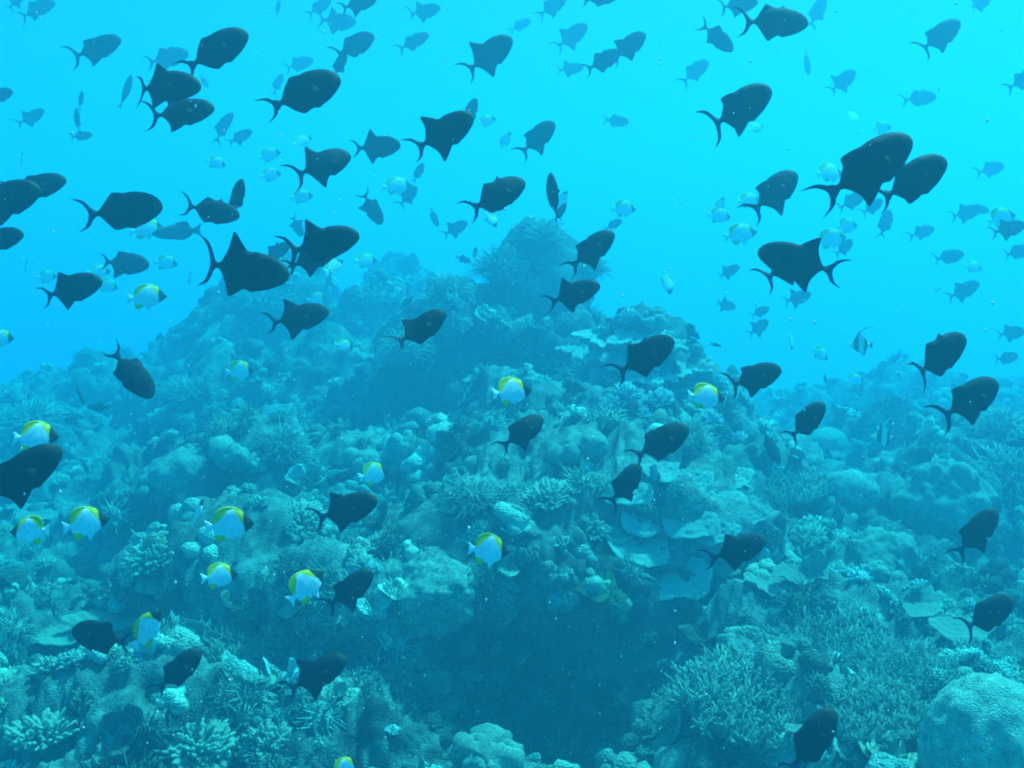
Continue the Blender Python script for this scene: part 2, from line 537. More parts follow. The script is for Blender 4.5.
# ------------------------------------------------------------------ the countless small growth that covers the reef
def scatter():
    r = np.random.default_rng(3)
    protos = []
    for k in range(5):
        protos.append(("tuft", tuft(r, 90, thick=0.09, spread=0.9, up=0.2, length=0.62, fork=0.2)))
    for k in range(3):
        protos.append(("tuft", tuft(r, 80, thick=0.06, length=0.7, fork=0.6, up=0.3, spread=0.95)))
    for k in range(5):
        protos.append(("knobs", knobs(r, 6)))
    for k in range(4):
        protos.append(("rosette", rosette(r, 7)))
    for k in range(4):
        protos.append(("bush", bush(r, 70, thick=0.03)))
    kinds = np.array([p[0] for p in protos])
    # area-weighted choice among the terrain's grid points, thinning with distance
    area = (Rr ** 2).ravel()
    d_ = Rr.ravel()
    slope = 1 / np.clip(NQ[:, :, 2].ravel(), 0.35, 1)
    w = area * slope * np.where(d_ < 21, 1, 0) * np.clip(1.5 / d_ ** 1.25, 0, 1) * (np.abs(A.ravel()) < 0.72) * (d_ > 2.6)
    w *= (NQ[:, :, 2].ravel() > -0.6)
    w *= 1 + 0.1 * shade_mask
    g0, _ = ground(685, 510)
    w *= 1 - 0.8 * np.exp(-((Q[:, 0] - g0.x) / 0.42) ** 4 - ((Q[:, 1] - g0.y) / 0.5) ** 4)      # the plates' own ground
    w *= np.clip(0.35 + 1.3 * (big * 0.5 + 0.5) + 0.8 * (disp > 0.0), 0.1, 3)
    idx = r.choice(len(w), size=9000, p=w / w.sum())
    patch = fbm(Q[idx] * 1.1, 2, 77)
    patch2 = fbm(Q[idx] * 1.7 + 40, 2, 78)
    Vs, Ts, Cs, nn = [], [], [], 0
    for j, i in enumerate(idx):
        p, n = Q[i], NQ.reshape(-1, 3)[i]
        dist = d_[i]
        u = patch[j] + r.normal(0, 0.35)
        kind = "tuft" if u < -0.12 else "knobs" if u < 0.18 else "rosette" if u < 0.34 else "bush"
        if n[2] < 0.35 and r.uniform() < 0.5:
            kind = "rosette" if r.uniform() < 0.5 else "tuft"
        cand = np.flatnonzero(kinds == kind)
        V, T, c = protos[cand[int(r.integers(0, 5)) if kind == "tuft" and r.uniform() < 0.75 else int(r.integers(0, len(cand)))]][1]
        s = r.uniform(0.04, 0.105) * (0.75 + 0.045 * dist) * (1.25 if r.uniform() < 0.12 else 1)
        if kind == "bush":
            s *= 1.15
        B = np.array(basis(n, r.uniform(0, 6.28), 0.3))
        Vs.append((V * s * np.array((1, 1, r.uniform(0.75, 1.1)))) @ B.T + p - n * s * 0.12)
        Ts.append(T + nn)
        nn += len(V)
        al = np.clip(0.31 + 0.20 * patch2[j] + r.normal(0, 0.11) + (0.28 if r.uniform() < 0.13 else 0), 0.07, 0.75)
        al *= 1 - 0.6 * shade_mask[i]  # growth colour darkened by the same painted shade
        hue = r.uniform(-1, 1)
        colr = al * np.array((0.48 + 0.1 * hue, 0.95, 0.80 - 0.10 * hue))
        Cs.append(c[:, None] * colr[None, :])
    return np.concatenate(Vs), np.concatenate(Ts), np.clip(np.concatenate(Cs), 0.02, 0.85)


V, T, C = scatter()
link("coral_growth", tri_mesh("coral_growth", V, T, C, M_CORAL), kind="stuff")

# ------------------------------------------------------------------ coral colonies one can point at
rc = np.random.default_rng(12)


def tinted(name, shape, col, mat):
    V, T, c = shape
    col = (col[0] * 0.7, col[1] * 0.95, col[2] * 0.95)
    return tri_mesh(name, V, T, np.clip(c[:, None] * np.array(col)[None, :], 0.02, 0.88), mat)


def colony(name, cat, label, shape, px, py, size, col, mat=None, yaw=None, up=0.6, sink=0.1, zs=1.0, group=None):
    p, n = ground(px, py)
    s = size * p.length / F_PX
    o = link(name, tinted(name, shape, col, mat or M_CORAL), label=label, cat=cat, group=group)
    B = basis(n, rc.uniform(0, 6.28) if yaw is None else yaw, up)
    o.matrix_world = Matrix.Translation(p - n * s * sink) @ B.to_4x4() @ Matrix.Diagonal((s, s, s * zs, 1))
    return o


def plates(name, label, spots, col, tilt=0.5, cat="plate coral", **kw):
    """a colony of plates: an Empty on the reef with every plate a part of its own"""
    p0, _ = ground(spots[0][0], spots[0][1])
    root = link(name, None, label=label, cat=cat, loc=p0)
    q0, n0 = ground(spots[0][0], spots[0][1])
    Vb, Tb, cb = knobs(rc, 6, 3)
    sb_ = spots[0][2] * q0.length / F_PX * 0.6
    bo = link("base", tri_mesh("base", Vb, Tb, cb[:, None] * np.array((0.12, 0.2, 0.19))[None, :], M_REEF), root)
    bo.matrix_world = Matrix.Translation((0, 0.6 * sb_, -0.1 * sb_)) @ Matrix.Diagonal((sb_, sb_, sb_ * 0.6, 1))
    for px, py, size, yaw in spots:
        p, n = ground(px, py)
        s = size * p.length / F_PX
        a = dict(arc=rc.uniform(2.4, 3.2), cup=rc.uniform(0.02, 0.12), scallop=0.10, ripple=0.012, thick=0.04, lobes=int(rc.integers(4, 7)))
        a.update(kw)
        o = link("plate", tinted("plate", plate_shape(rc, 72, 18, **a), np.array(col) * rc.uniform(0.85, 1.15), M_CORAL), root)
        # the foot sits in the reef behind and above, the plate runs forward and down
        foot = p + Vector((-math.sin(yaw) * 0.35 * s, 0.35 * s, 0.10 * s))
        R = Matrix.Rotation(yaw, 3, 'Z') @ Matrix.Rotation(tilt + rc.uniform(-0.1, 0.1), 3, 'X')
        o.matrix_world = Matrix.Translation(foot - p0 + Vector((0, -0.05 * s, 0.03))) @ R.to_4x4() @ Matrix.Diagonal((s, s, s, 1))
    return root


TAN, PALE, OLIVE, GREY = (0.34, 0.44, 0.36), (0.38, 0.50, 0.42), (0.34, 0.46, 0.20), (0.26, 0.32, 0.28)

# boulder corals
colony("brain_coral", "brain coral", "largest pale dome coral with grooved sides, beside the lower staghorn thicket", dome(rc, 5, 1.28, 0.07, 0.03, 13, folds=4), 966, 766, 56, (0.40, 0.52, 0.43), M_SMOOTH, up=0.97, sink=-0.52, yaw=2.4)
colony("boulder_coral", "boulder coral", "lumpy olive dome coral sitting under the folded mound on the right slope", dome(rc, 5, 1.0, 0.2, 0.08, 7, folds=3), 878, 566, 37, (0.28, 0.36, 0.30), M_SMOOTH, up=0.8)
colony("boulder_coral", "boulder coral", "smooth pale dome coral half way between reef flank and folded mound", dome(rc, 4, 0.8, 0.07, 0.02, 9), 852, 490, 27, PALE, M_SMOOTH, up=0.8)
colony("boulder_coral", "boulder coral", "small smooth pale dome coral just behind the triggerfish nearest the reef's right foot", dome(rc, 4, 0.9, 0.05, 0.02, 9), 829, 446, 21, PALE, M_SMOOTH, up=0.8)
colony("boulder_coral", "boulder coral", "broad folded mound coral with a pale creased crown on the right slope", dome(rc, 5, 1.0, 0.24, 0.10, 6, folds=4), 945, 500, 42, (0.27, 0.35, 0.28), M_SMOOTH, up=0.9)
colony("boulder_coral", "boulder coral", "round rough mound coral on the left slope above the edge-on butterflyfish", dome(rc, 4, 0.85, 0.15, 0.10, 5), 190, 474, 32, (0.34, 0.44, 0.37), M_REEF, up=0.8)
colony("boulder_coral", "boulder coral", "small double-lobed mound coral behind the larger rough mound on the left slope", knobs(rc, 4, 3), 236, 462, 26, (0.32, 0.42, 0.35), M_REEF, up=0.8)
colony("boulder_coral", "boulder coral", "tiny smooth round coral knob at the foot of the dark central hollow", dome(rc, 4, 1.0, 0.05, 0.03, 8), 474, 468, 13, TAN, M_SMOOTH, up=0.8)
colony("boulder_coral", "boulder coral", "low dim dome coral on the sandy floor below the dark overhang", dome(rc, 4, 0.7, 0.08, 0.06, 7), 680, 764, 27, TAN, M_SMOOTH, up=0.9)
colony("boulder_coral", "boulder coral", "small pale cap coral right behind the dim yellow-edged butterflyfish", dome(rc, 4, 0.7, 0.08, 0.04, 8), 368, 460, 16, PALE, M_SMOOTH, up=0.9)
colony("boulder_coral", "boulder coral", "wide rounded rock coral leaning out beside the overhang with pale crusty top", dome(rc, 5, 0.75, 0.20, 0.10, 6), 425, 590, 52, (0.34, 0.44, 0.36), M_REEF, up=0.8, sink=0.35)
colony("boulder_coral", "boulder coral", "knobbly pale boulder rising from the bottom edge below the overhang", knobs(rc, 16, 3), 487, 766, 36, (0.30, 0.42, 0.34), M_REEF, up=0.9, sink=-0.1)

# plate corals
plates("plate_coral", "cascade of pale scalloped plates hanging down the front of the outcrop",
       [(666, 566, 50, 0.05), (640, 545, 36, 0.3), (600, 465, 24, 0.3), (628, 490, 28, -0.2), (650, 515, 34, 0.25), (690, 478, 28, -0.15), (722, 500, 28, 0.3), (748, 512, 24, -0.1),
        (616, 530, 24, 0.2), (690, 520, 32, 0.1), (715, 530, 26, -0.2), (660, 470, 24, 0.2), (700, 455, 22, 0.0), (735, 475, 22, 0.2)], (0.42, 0.66, 0.58), 0.85, arc=2.7, scallop=0.07, lobes=4)
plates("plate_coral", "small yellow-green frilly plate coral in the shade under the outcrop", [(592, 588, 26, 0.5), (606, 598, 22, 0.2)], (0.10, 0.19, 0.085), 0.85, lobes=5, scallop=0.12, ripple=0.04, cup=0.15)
plates("table_coral", "stack of bright knobbly tiers on the shoulder right of the summit",
       [(604, 338, 30, 0.2), (640, 335, 34, -0.1), (585, 352, 30, 0.3), (622, 358, 32, 0.1), (662, 346, 30, -0.2), (648, 378, 30, 0.0), (682, 368, 28, 0.1), (700, 395, 26, -0.1), (630, 385, 26, 0.2)], (0.56, 0.68, 0.60), 0.50, cat="table coral", ripple=0.03, scallop=0.2, lobes=8, thick=0.09)
plates("plate_coral", "thin round plate coral with pale rim behind the lone left-facing triggerfish", [(108, 622, 40, 0.4)], (0.40, 0.52, 0.40), 0.25)
plates("plate_coral", "dim flat plate coral with lit edge at the left border", [(52, 640, 42, 0.1)], (0.36, 0.46, 0.36), 0.2)
plates("plate_coral", "large dim cup-edged plate behind the pair of left-hand butterflyfish", [(48, 512, 36, 0.2)], (0.34, 0.42, 0.36), 0.3)
plates("plate_coral", "pair of smooth grey plates on the right slope below the folded mound", [(915, 614, 24, 0.1), (960, 630, 32, -0.2)], (0.40, 0.50, 0.40), 0.35, scallop=0.05)
plates("plate_coral", "ruffled pale plates beside the triggerfish below the cascade", [(775, 585, 30, 0.1), (800, 575, 28, -0.3)], (0.36, 0.46, 0.38), 0.5, lobes=7, scallop=0.12)

# staghorn thickets
for lab, px, py, size, n in [
        ("wide pale staghorn thicket spreading below the overhang's right end", 755, 704, 72, 420),
        ("staghorn thicket at the edge of the overhang's shadow, with long upright tips", 690, 712, 40, 190),
        ("staghorn patch behind the wide thicket, under the ruffled plates", 830, 640, 56, 300),
        ("staghorn patch between the wide thicket and the largest dome coral", 868, 712, 50, 260),
        ("pale staghorn patch beyond the largest dome coral", 905, 668, 46, 240),
        ("staghorn cushion on the lower left ledge under the slanting butterflyfish", 215, 640, 46, 260),
        ("staghorn cushion beside the triggerfish at the foot of the overhang's left end", 270, 665, 42, 240),
        ("bushy staghorn clump climbing the right foot of the reef", 790, 490, 40, 240)]:
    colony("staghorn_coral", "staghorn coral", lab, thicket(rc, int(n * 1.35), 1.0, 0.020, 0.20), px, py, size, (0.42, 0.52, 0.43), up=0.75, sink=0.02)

# finger and lump corals
for lab, px, py, size, kind in [
        ("greenish heap of rounded lumps on the crest of the front outcrop", 575, 452, 28, "knobs"),
        ("lumpy pale heap below the greenish crest of the outcrop", 545, 500, 34, "tuft"),
        ("low lumpy heap on the lip right above the overhang's shade", 590, 530, 30, "tuft"),
        ("stubby-fingered coral head in the lower left corner", 40, 735, 40, "tuft"),
        ("stubby-fingered coral head along the bottom edge on the left", 195, 750, 44, "tuft"),
        ("bright stubby coral cluster left of the bottom sea whip", 262, 745, 36, "tuft"),
        ("thin-branched coral sprig at the bottom edge beside the knobbly boulder", 565, 764, 36, "sprig"),
        ("pale branching sprig just under the shoulder's table coral", 582, 372, 22, "sprig"),
        ("stubby coral head in the lower right corner behind the largest dome", 1012, 690, 34, "tuft"),
        ("lumpy coral heap on the ledge below the dim butterflyfish", 395, 500, 30, "tuft"),
        ("pale lumpy heap on the left ledge next to the three butterflyfish", 150, 560, 34, "tuft"),
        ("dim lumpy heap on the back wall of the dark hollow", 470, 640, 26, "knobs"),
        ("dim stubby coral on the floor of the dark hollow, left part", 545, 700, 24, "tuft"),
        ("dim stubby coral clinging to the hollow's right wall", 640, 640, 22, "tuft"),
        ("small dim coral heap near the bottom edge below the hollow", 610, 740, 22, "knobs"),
        ("stubby coral head crowning the ridge below the rough left mound", 300, 520, 34, "tuft"),
        ("rough pale heap in front of the reef's right foot", 800, 545, 32, "tuft")]:
    sh = knobs(rc, 9, 3) if kind == "knobs" else tuft(rc, 150, thick=0.075, spread=0.95, up=0.3, length=0.72, fork=0.3) if kind == "tuft" else tuft(rc, 26, thick=0.03, length=1.2, up=0.9, spread=0.6, fork=1)
    colony("lump_coral" if kind == "knobs" else "finger_coral", "coral", lab, sh, px, py, size, (0.20, 0.28, 0.24) if lab.startswith(("dim", "small dim")) else (0.34, 0.46, 0.40) if kind == "knobs" else (0.46, 0.58, 0.46), up=0.6, zs=0.8)  # dim heaps: the hollow's shade is put into their colour

# soft corals
for lab, px, py, size, n in [
        ("bushy soft coral on the very summit of the reef", 545, 238, 27, 260),
        ("bushy soft coral on the left edge of the summit", 500, 268, 32, 300),
        ("bushy soft coral lower on the summit's left shoulder", 450, 292, 30, 300),
        ("soft coral tuft on the summit's right edge under the pair of triggerfish", 592, 268, 24, 220),
        ("feathery soft coral in the dip left of the central dark hollow", 405, 352, 30, 260),
        ("feathery soft coral standing in front of the dark hollow", 400, 440, 34, 300),
        ("feathery pale soft coral on the left slope beside the small mound", 285, 452, 34, 300),
        ("bushy soft coral on the outcrop's left end under the lone dark fish", 470, 500, 34, 300),
        ("feathery soft coral on the outcrop between two dark triggerfish", 690, 440, 30, 260),
        ("bushy soft coral mound at the right border, behind the folded mound", 1000, 480, 44, 360),
        ("dim bushy soft coral in the hazy gap beyond the reef's right foot", 872, 412, 30, 260),
        ("dim bushy soft coral at the right border on the hazy skyline", 1000, 432, 34, 280),
        ("dim bushy soft coral on the hazy left slope by the border", 30, 425, 30, 260),
        ("hazy bushy soft coral on the left slope under the diving triggerfish", 190, 400, 30, 280),
        ("hazy soft coral crowning the distant ridge", 262, 300, 28, 240),
        ("hazy soft coral on the distant ridge between two triggerfish", 372, 300, 22, 220)]:
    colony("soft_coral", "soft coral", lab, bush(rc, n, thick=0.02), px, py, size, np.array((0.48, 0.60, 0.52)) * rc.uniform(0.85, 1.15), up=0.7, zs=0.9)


def whip(label, pts, thick):
    P3 = []
    b, _ = ground(*pts[0])
    for k, (px, py) in enumerate(pts):
        P3.append(Vector(ray(px, py)) * (b.y / ray(px, py).y) + Vector((0, -0.02 * k, 0)))
    P3 = np.array(P3) - np.array(b)
    t = np.linspace(0, 1, len(P3))
    tt = np.linspace(0, 1, 24)
    cur = np.stack([np.interp(tt, t, P3[:, k]) for k in range(3)], 1)
    for _ in range(3):
        cur[1:-1] = (cur[:-2] + 2 * cur[1:-1] + cur[2:]) / 4
    V, T = tube(cur, np.linspace(thick, thick * 0.6, 24), 6)
    me = tri_mesh("sea_whip", V, T, np.broadcast_to(np.array((0.55, 0.68, 0.60)), (len(V), 3)), M_CORAL)
    link("sea_whip", me, label=label, cat="sea whip", loc=b)


whip("thin pale sea whip curving up from the bottom edge left of the overhang", [(338, 764), (324, 745), (317, 728), (318, 714), (323, 712)], 0.006)
whip("short thin sea whip bending over near the curving one", [(345, 735), (352, 722), (360, 712), (366, 702)], 0.005)

for px, py, size in ((600, 380, 17), (628, 395, 20), (660, 400, 19), (690, 410, 18), (712, 420, 17), (640, 415, 17), (676, 425, 18), (720, 385, 15), (610, 405, 16), (735, 440, 16), (655, 322, 15), (628, 318, 14)):
    colony("finger_coral", "coral", "bright knobbly coral head, one of many packed on the shoulder around the tiered table coral", tuft(rc, 110, thick=0.08, spread=0.95, up=0.2, length=0.7, fork=0.2), px, py, size, (0.74, 0.84, 0.78), up=0.5, group="bright coral heads on the shoulder")  # extra-pale colour paints in the shoulder's sunlit highlights

# ------------------------------------------------------------------ fish: one continuous skin over a fin-and-body outline
def spline(pts, per=5, closed=True):
    """Catmull-Rom through the points; a point with a third value 1 is a sharp corner"""
    n = len(pts)
    out_ = []
    for i in range(n):
        p0, p1, p2, p3 = (np.array(pts[(i + k) % n][:2], float) for k in (-1, 0, 1, 2))
        if len(pts[i]) > 2:
            p0 = p1
        if len(pts[(i + 1) % n]) > 2:
            p3 = p2
        for s in range(per):
            t = s / per
            out_.append(0.5 * ((2 * p1) + (p2 - p0) * t + (2 * p0 - 5 * p1 + 4 * p2 - p3) * t * t + (3 * p1 - p0 - 3 * p2 + p3) * t ** 3))
    return np.array(out_)


def fish_mesh(name, outline, body, thick, colour, mat, step=0.02, bend=0.0, fin=0.007, per=5):
    """outline: (x, z) ring incl. fins; body: x -> (low, high) of the body proper; colour(x, z) -> rgb"""
    ring = spline(outline, per)
    x0, x1, z0, z1 = ring[:, 0].min(), ring[:, 0].max(), ring[:, 1].min(), ring[:, 1].max()

    def inside(p):
        a_, b_ = ring, np.roll(ring, -1, 0)
        c = ((a_[:, 1] > p[1]) != (b_[:, 1] > p[1])) & (p[0] < (b_[:, 0] - a_[:, 0]) * (p[1] - a_[:, 1]) / (b_[:, 1] - a_[:, 1] + 1e-12) + a_[:, 0])
        return c.sum() % 2 == 1
    pts = [tuple(p) for p in ring]
    nb = len(pts)
    for gx in np.arange(x0, x1, step):
        for gz in np.arange(z0, z1, step):
            p = np.array((gx + (0.5 * step if int(round((gz - z0) / step)) % 2 else 0), gz))
            if inside(p) and ((ring - p) ** 2).sum(1).min() > (0.45 * step) ** 2:
                pts.append(tuple(p))
    res = geometry.delaunay_2d_cdt([Vector(p) for p in pts], [], [list(range(nb))], 1, 1e-6)
    P2 = np.array([v[:] for v in res[0]])
    F2 = [f for f in res[2] if len(f) == 3]
    border = np.zeros(len(P2), bool)
    for k, orig in enumerate(res[3]):
        border[k] = any(o < nb for o in orig)
    lo, hi = np.array([body(x) for x in P2[:, 0]]).T
    mid, half = (lo + hi) / 2, np.maximum((hi - lo) / 2, 1e-4)
    q = np.clip(1 - ((P2[:, 1] - mid) / half) ** 2, 0, 1)
    th = np.array([thick(x) for x in P2[:, 0]]) * np.sqrt(q)
    th = np.maximum(th, fin * 0.5)
    th[border] = np.minimum(th[border], 0.0)
    cy_ = bend * np.clip(0.15 - P2[:, 0], 0, 1) ** 2
    n = len(P2)
    V = np.concatenate([np.stack([P2[:, 0], cy_ - th, P2[:, 1]], 1), np.stack([P2[:, 0], cy_ + th, P2[:, 1]], 1)])
    back = np.where(border, np.arange(n), np.arange(n) + n)
    T = []
    for f in F2:
        T.append(f)
        T.append((back[f[2]], back[f[1]], back[f[0]]))
    used = np.zeros(2 * n, bool)
    T = np.array(T)
    used[T.ravel()] = True
    remap = np.cumsum(used) - 1
    V, T = V[used], remap[T]
    C = np.array([colour(p[0], p[2]) for p in V])
    return tri_mesh(name, V, T, C, mat)


M_FISH = material("fish_skin", rough=0.7, noise_scale=9, lo=0.8, hi=1.15, bump=0.0, spec=0.12)


def prof(xs, lows, highs):
    return lambda x: (np.interp(x, xs, lows), np.interp(x, xs, highs))


# redtooth-type triggerfish: dark oval body, lyre tail, tall pointed rear fins
TB = prof([-0.30, -0.27, -0.2, -0.1, 0.02, 0.15, 0.28, 0.38, 0.46, 0.5], [-0.03, -0.04, -0.095, -0.155, -0.192, -0.198, -0.168, -0.122, -0.075, -0.02],
          [0.03, 0.045, 0.095, 0.16, 0.2, 0.204, 0.183, 0.147, 0.09, 0.0])


def trigger(dors, anal, spread=0.2, bend=0.0, spike=0.0, sway=0.0, sharp_fins=True):
    spread *= 1.12
    sharp = (1,) if sharp_fins else ()
    up_ = [(0.5, -0.01), (0.494, 0.04), (0.455, 0.095), (0.385, 0.145), (0.28, 0.183)]
    up_ += [(0.19, 0.2), (0.165, 0.205 + spike, 1), (0.09, 0.205)] if spike else [(0.15, 0.203)]
    up_ += [(0.05, 0.2), (-0.02, 0.205 + dors * 0.30), (-0.08 - sway, 0.195 + dors * 0.85), (-0.115 - sway, 0.17 + dors, *sharp), (-0.175, 0.125 + dors * 0.42), (-0.225, 0.08 + dors * 0.08), (-0.26, 0.045), (-0.295, 0.03)]
    tl = [(-0.335, 0.055), (-0.365, spread * 0.50), (-0.41, spread * 0.80), (-0.47, spread * 1.0), (-0.585, spread * 1.14, 1), (-0.475, spread * 0.82), (-0.425, spread * 0.5), (-0.40, spread * 0.2), (-0.395, 0.0),
          (-0.40, -spread * 0.2), (-0.42, -spread * 0.5), (-0.46, -spread * 0.82), (-0.55, -spread * 1.12, 1), (-0.45, -spread * 0.96), (-0.395, -spread * 0.76), (-0.36, -spread * 0.48), (-0.335, -0.055)]
    lo_ = [(-0.295, -0.03), (-0.26, -0.045), (-0.225, -0.08 - anal * 0.08), (-0.18, -0.125 - anal * 0.42), (-0.125 - sway, -0.165 - anal, *sharp), (-0.09 - sway, -0.185 - anal * 0.85), (-0.03, -0.195 - anal * 0.30), (0.04, -0.192),
           (0.11, -0.212), (0.17, -0.197), (0.28, -0.168), (0.37, -0.128), (0.45, -0.082), (0.49, -0.04)]

    def col(x, z):
        if x < -0.33:
            return (0.02, 0.035, 0.09)
        if x > 0.40:
            return (0.035, 0.045, 0.035)
        l_, h_ = TB(x)
        return (0.008, 0.014, 0.035) if (z > h_ + 0.01 or z < l_ - 0.01) else (0.012, 0.018, 0.026)
    return fish_mesh("triggerfish", up_ + tl + lo_, TB, lambda x: np.interp(x, [-0.3, -0.2, 0.0, 0.2, 0.4, 0.5], [0.016, 0.03, 0.068, 0.082, 0.055, 0.02]), col, M_FISH, 0.03, bend)


TRIG = {}
for key, (dors, anal, spread, bend, spike, sway, sharp) in {
        "fold": (0.025, 0.03, 0.15, 0.25, 0.0, 0, False), "both": (0.15, 0.15, 0.17, -0.3, 0, 0.02, True), "low": (0.03, 0.13, 0.17, 0.2, 0, 0.03, True),
        "high": (0.17, 0.04, 0.17, -0.2, 0, 0, False), "mid": (0.08, 0.08, 0.15, 0.4, 0.045, 0, False), "spike": (0.05, 0.05, 0.19, 0.1, 0.08, 0, True),
        "wide": (0.20, 0.17, 0.22, 0.15, 0, 0, True), "round": (0.14, 0.13, 0.16, 0.3, 0, 0.0, False)}.items():
    TRIG[key] = [trigger(dors * random.uniform(0.7, 1.2), anal * random.uniform(0.7, 1.2), spread * random.uniform(0.75, 1.15), bend + random.uniform(-0.5, 0.5), spike * random.uniform(0.5, 1.3),
                         sway + random.uniform(-0.015, 0.04), sharp and k != 1) for k in range(4)]

# pyramid-type butterflyfish: white pyramid, yellow fins, dark brown head
BB = prof([-0.35, -0.30, -0.2, -0.05, 0.1, 0.22, 0.33, 0.43, 0.5], [-0.045, -0.08, -0.19, -0.255, -0.26, -0.22, -0.15, -0.08, -0.03], [0.045, 0.08, 0.2, 0.28, 0.29, 0.24, 0.15, 0.05, 0.0])


def butterfly(head=True, pelvic=0.12, bend=0.0):
    ol = [(0.5, -0.012, 1), (0.43, 0.055), (0.36, 0.14), (0.27, 0.235), (0.15, 0.31), (0.03, 0.345), (-0.12, 0.345), (-0.24, 0.30), (-0.315, 0.19), (-0.325, 0.09), (-0.345, 0.048),
          (-0.41, 0.09), (-0.51, 0.15, 1), (-0.475, 0.0), (-0.51, -0.15, 1), (-0.41, -0.09), (-0.345, -0.048), (-0.32, -0.10), (-0.30, -0.22), (-0.22, -0.31), (-0.12, -0.275),
          (-0.02, -0.26), (0.02, -0.27 - pelvic, 1), (0.13, -0.255), (0.22, -0.215), (0.33, -0.15), (0.43, -0.085)]

    def col(x, z):
        if head and x > 0.29 + 0.10 * max(0, -z - 0.02):
            return (0.035, 0.028, 0.016)
        if x < -0.33:
            return (0.9, 0.9, 0.9)
        if x < -0.10 and z < -0.17 - 0.25 * max(0, x + 0.22):
            return (0.95, 0.62, 0.01)
        if z < 0.325 - (0.85 * (0.06 - x) if x < 0.06 else 1.6 * (x - 0.06)) or z < -0.10:
            return (0.9, 0.9, 0.9)
        return (0.95, 0.64, 0.01)
    return fish_mesh("butterflyfish", ol, BB, lambda x: np.interp(x, [-0.35, -0.2, 0.0, 0.2, 0.38, 0.5], [0.014, 0.035, 0.06, 0.07, 0.045, 0.012]), col, M_FISH, 0.022, bend)


BUTT = {"clear": butterfly(True, 0.12, 0.1), "tuck": butterfly(True, 0.02, -0.15)}


def idol():
    ol = [(0.5, 0.0, 1), (0.36, 0.05), (0.27, 0.17), (0.18, 0.27), (0.10, 0.42), (-0.1, 0.56), (-0.5, 0.64, 1), (-0.1, 0.51), (0.0, 0.38), (-0.10, 0.27), (-0.2, 0.16), (-0.27, 0.05), (-0.42, 0.13, 1), (-0.39, 0.0), (-0.42, -0.13, 1),
          (-0.27, -0.05), (-0.2, -0.17), (-0.12, -0.36, 1), (0.02, -0.27), (0.17, -0.20), (0.28, -0.12), (0.38, -0.06)]
    bp_ = prof([-0.28, -0.2, 0, 0.18, 0.3, 0.4, 0.5], [-0.04, -0.14, -0.25, -0.2, -0.12, -0.05, -0.02], [0.04, 0.14, 0.27, 0.25, 0.14, 0.05, 0.01])
    col = lambda x, z: (0.02, 0.02, 0.03) if (0.1 < x < 0.26 or -0.22 < x < -0.10 or -0.4 < x < -0.3) else (0.80, 0.82, 0.62)
    return fish_mesh("moorish_idol", ol, bp_, lambda x: np.interp(x, [-0.3, 0.0, 0.2, 0.5], [0.015, 0.06, 0.06, 0.012]), col, M_FISH, 0.03)


def wrasse():
    ol = [(0.5, 0.0), (0.42, 0.06), (0.28, 0.11), (0.1, 0.135), (-0.02, 0.17), (-0.2, 0.18), (-0.27, 0.09), (-0.34, 0.05), (-0.5, 0.13, 1), (-0.45, 0.0), (-0.5, -0.13, 1), (-0.34, -0.05), (-0.25, -0.10), (-0.12, -0.15), (0.05, -0.13), (0.28, -0.105), (0.42, -0.055)]
    bp_ = prof([-0.36, -0.25, 0, 0.28, 0.42, 0.5], [-0.045, -0.07, -0.125, -0.105, -0.055, 0], [0.045, 0.07, 0.13, 0.11, 0.06, 0])
    return fish_mesh("reef_fish", ol, bp_, lambda x: np.interp(x, [-0.36, 0, 0.3, 0.5], [0.015, 0.07, 0.06, 0.015]), lambda x, z: (0.09, 0.13, 0.14), M_FISH, 0.03)


OTHER = {"idol": idol(), "wrasse": wrasse()}


EYE = {"triggerfish": (0.335, 0.075, 0.052), "butterflyfish": (0.365, 0.02, 0.040)}
EYE_ME = tri_mesh("eye", ICO[2][0], ICO[2][1], np.where(ICO[2][0][:, 1:2] ** 2 > 0.55, 0.004, 0.10) * np.ones((1, 3)), M_FISH)




def fin_mesh(c):
    ol = [(0.0, 0.018, 1), (-0.05, 0.045), (-0.105, 0.05), (-0.125, 0.01), (-0.10, -0.04), (-0.045, -0.035), (0.0, -0.018, 1)]
    return fish_mesh("pectoral_fin", ol, lambda x: (-0.02, 0.02), lambda x: 0.003, lambda x, z: c, M_FISH, 0.025, 0.0, 0.005)


FIN_ME = {"triggerfish": fin_mesh((0.006, 0.009, 0.02)), "butterflyfish": fin_mesh((0.75, 0.75, 0.7))}


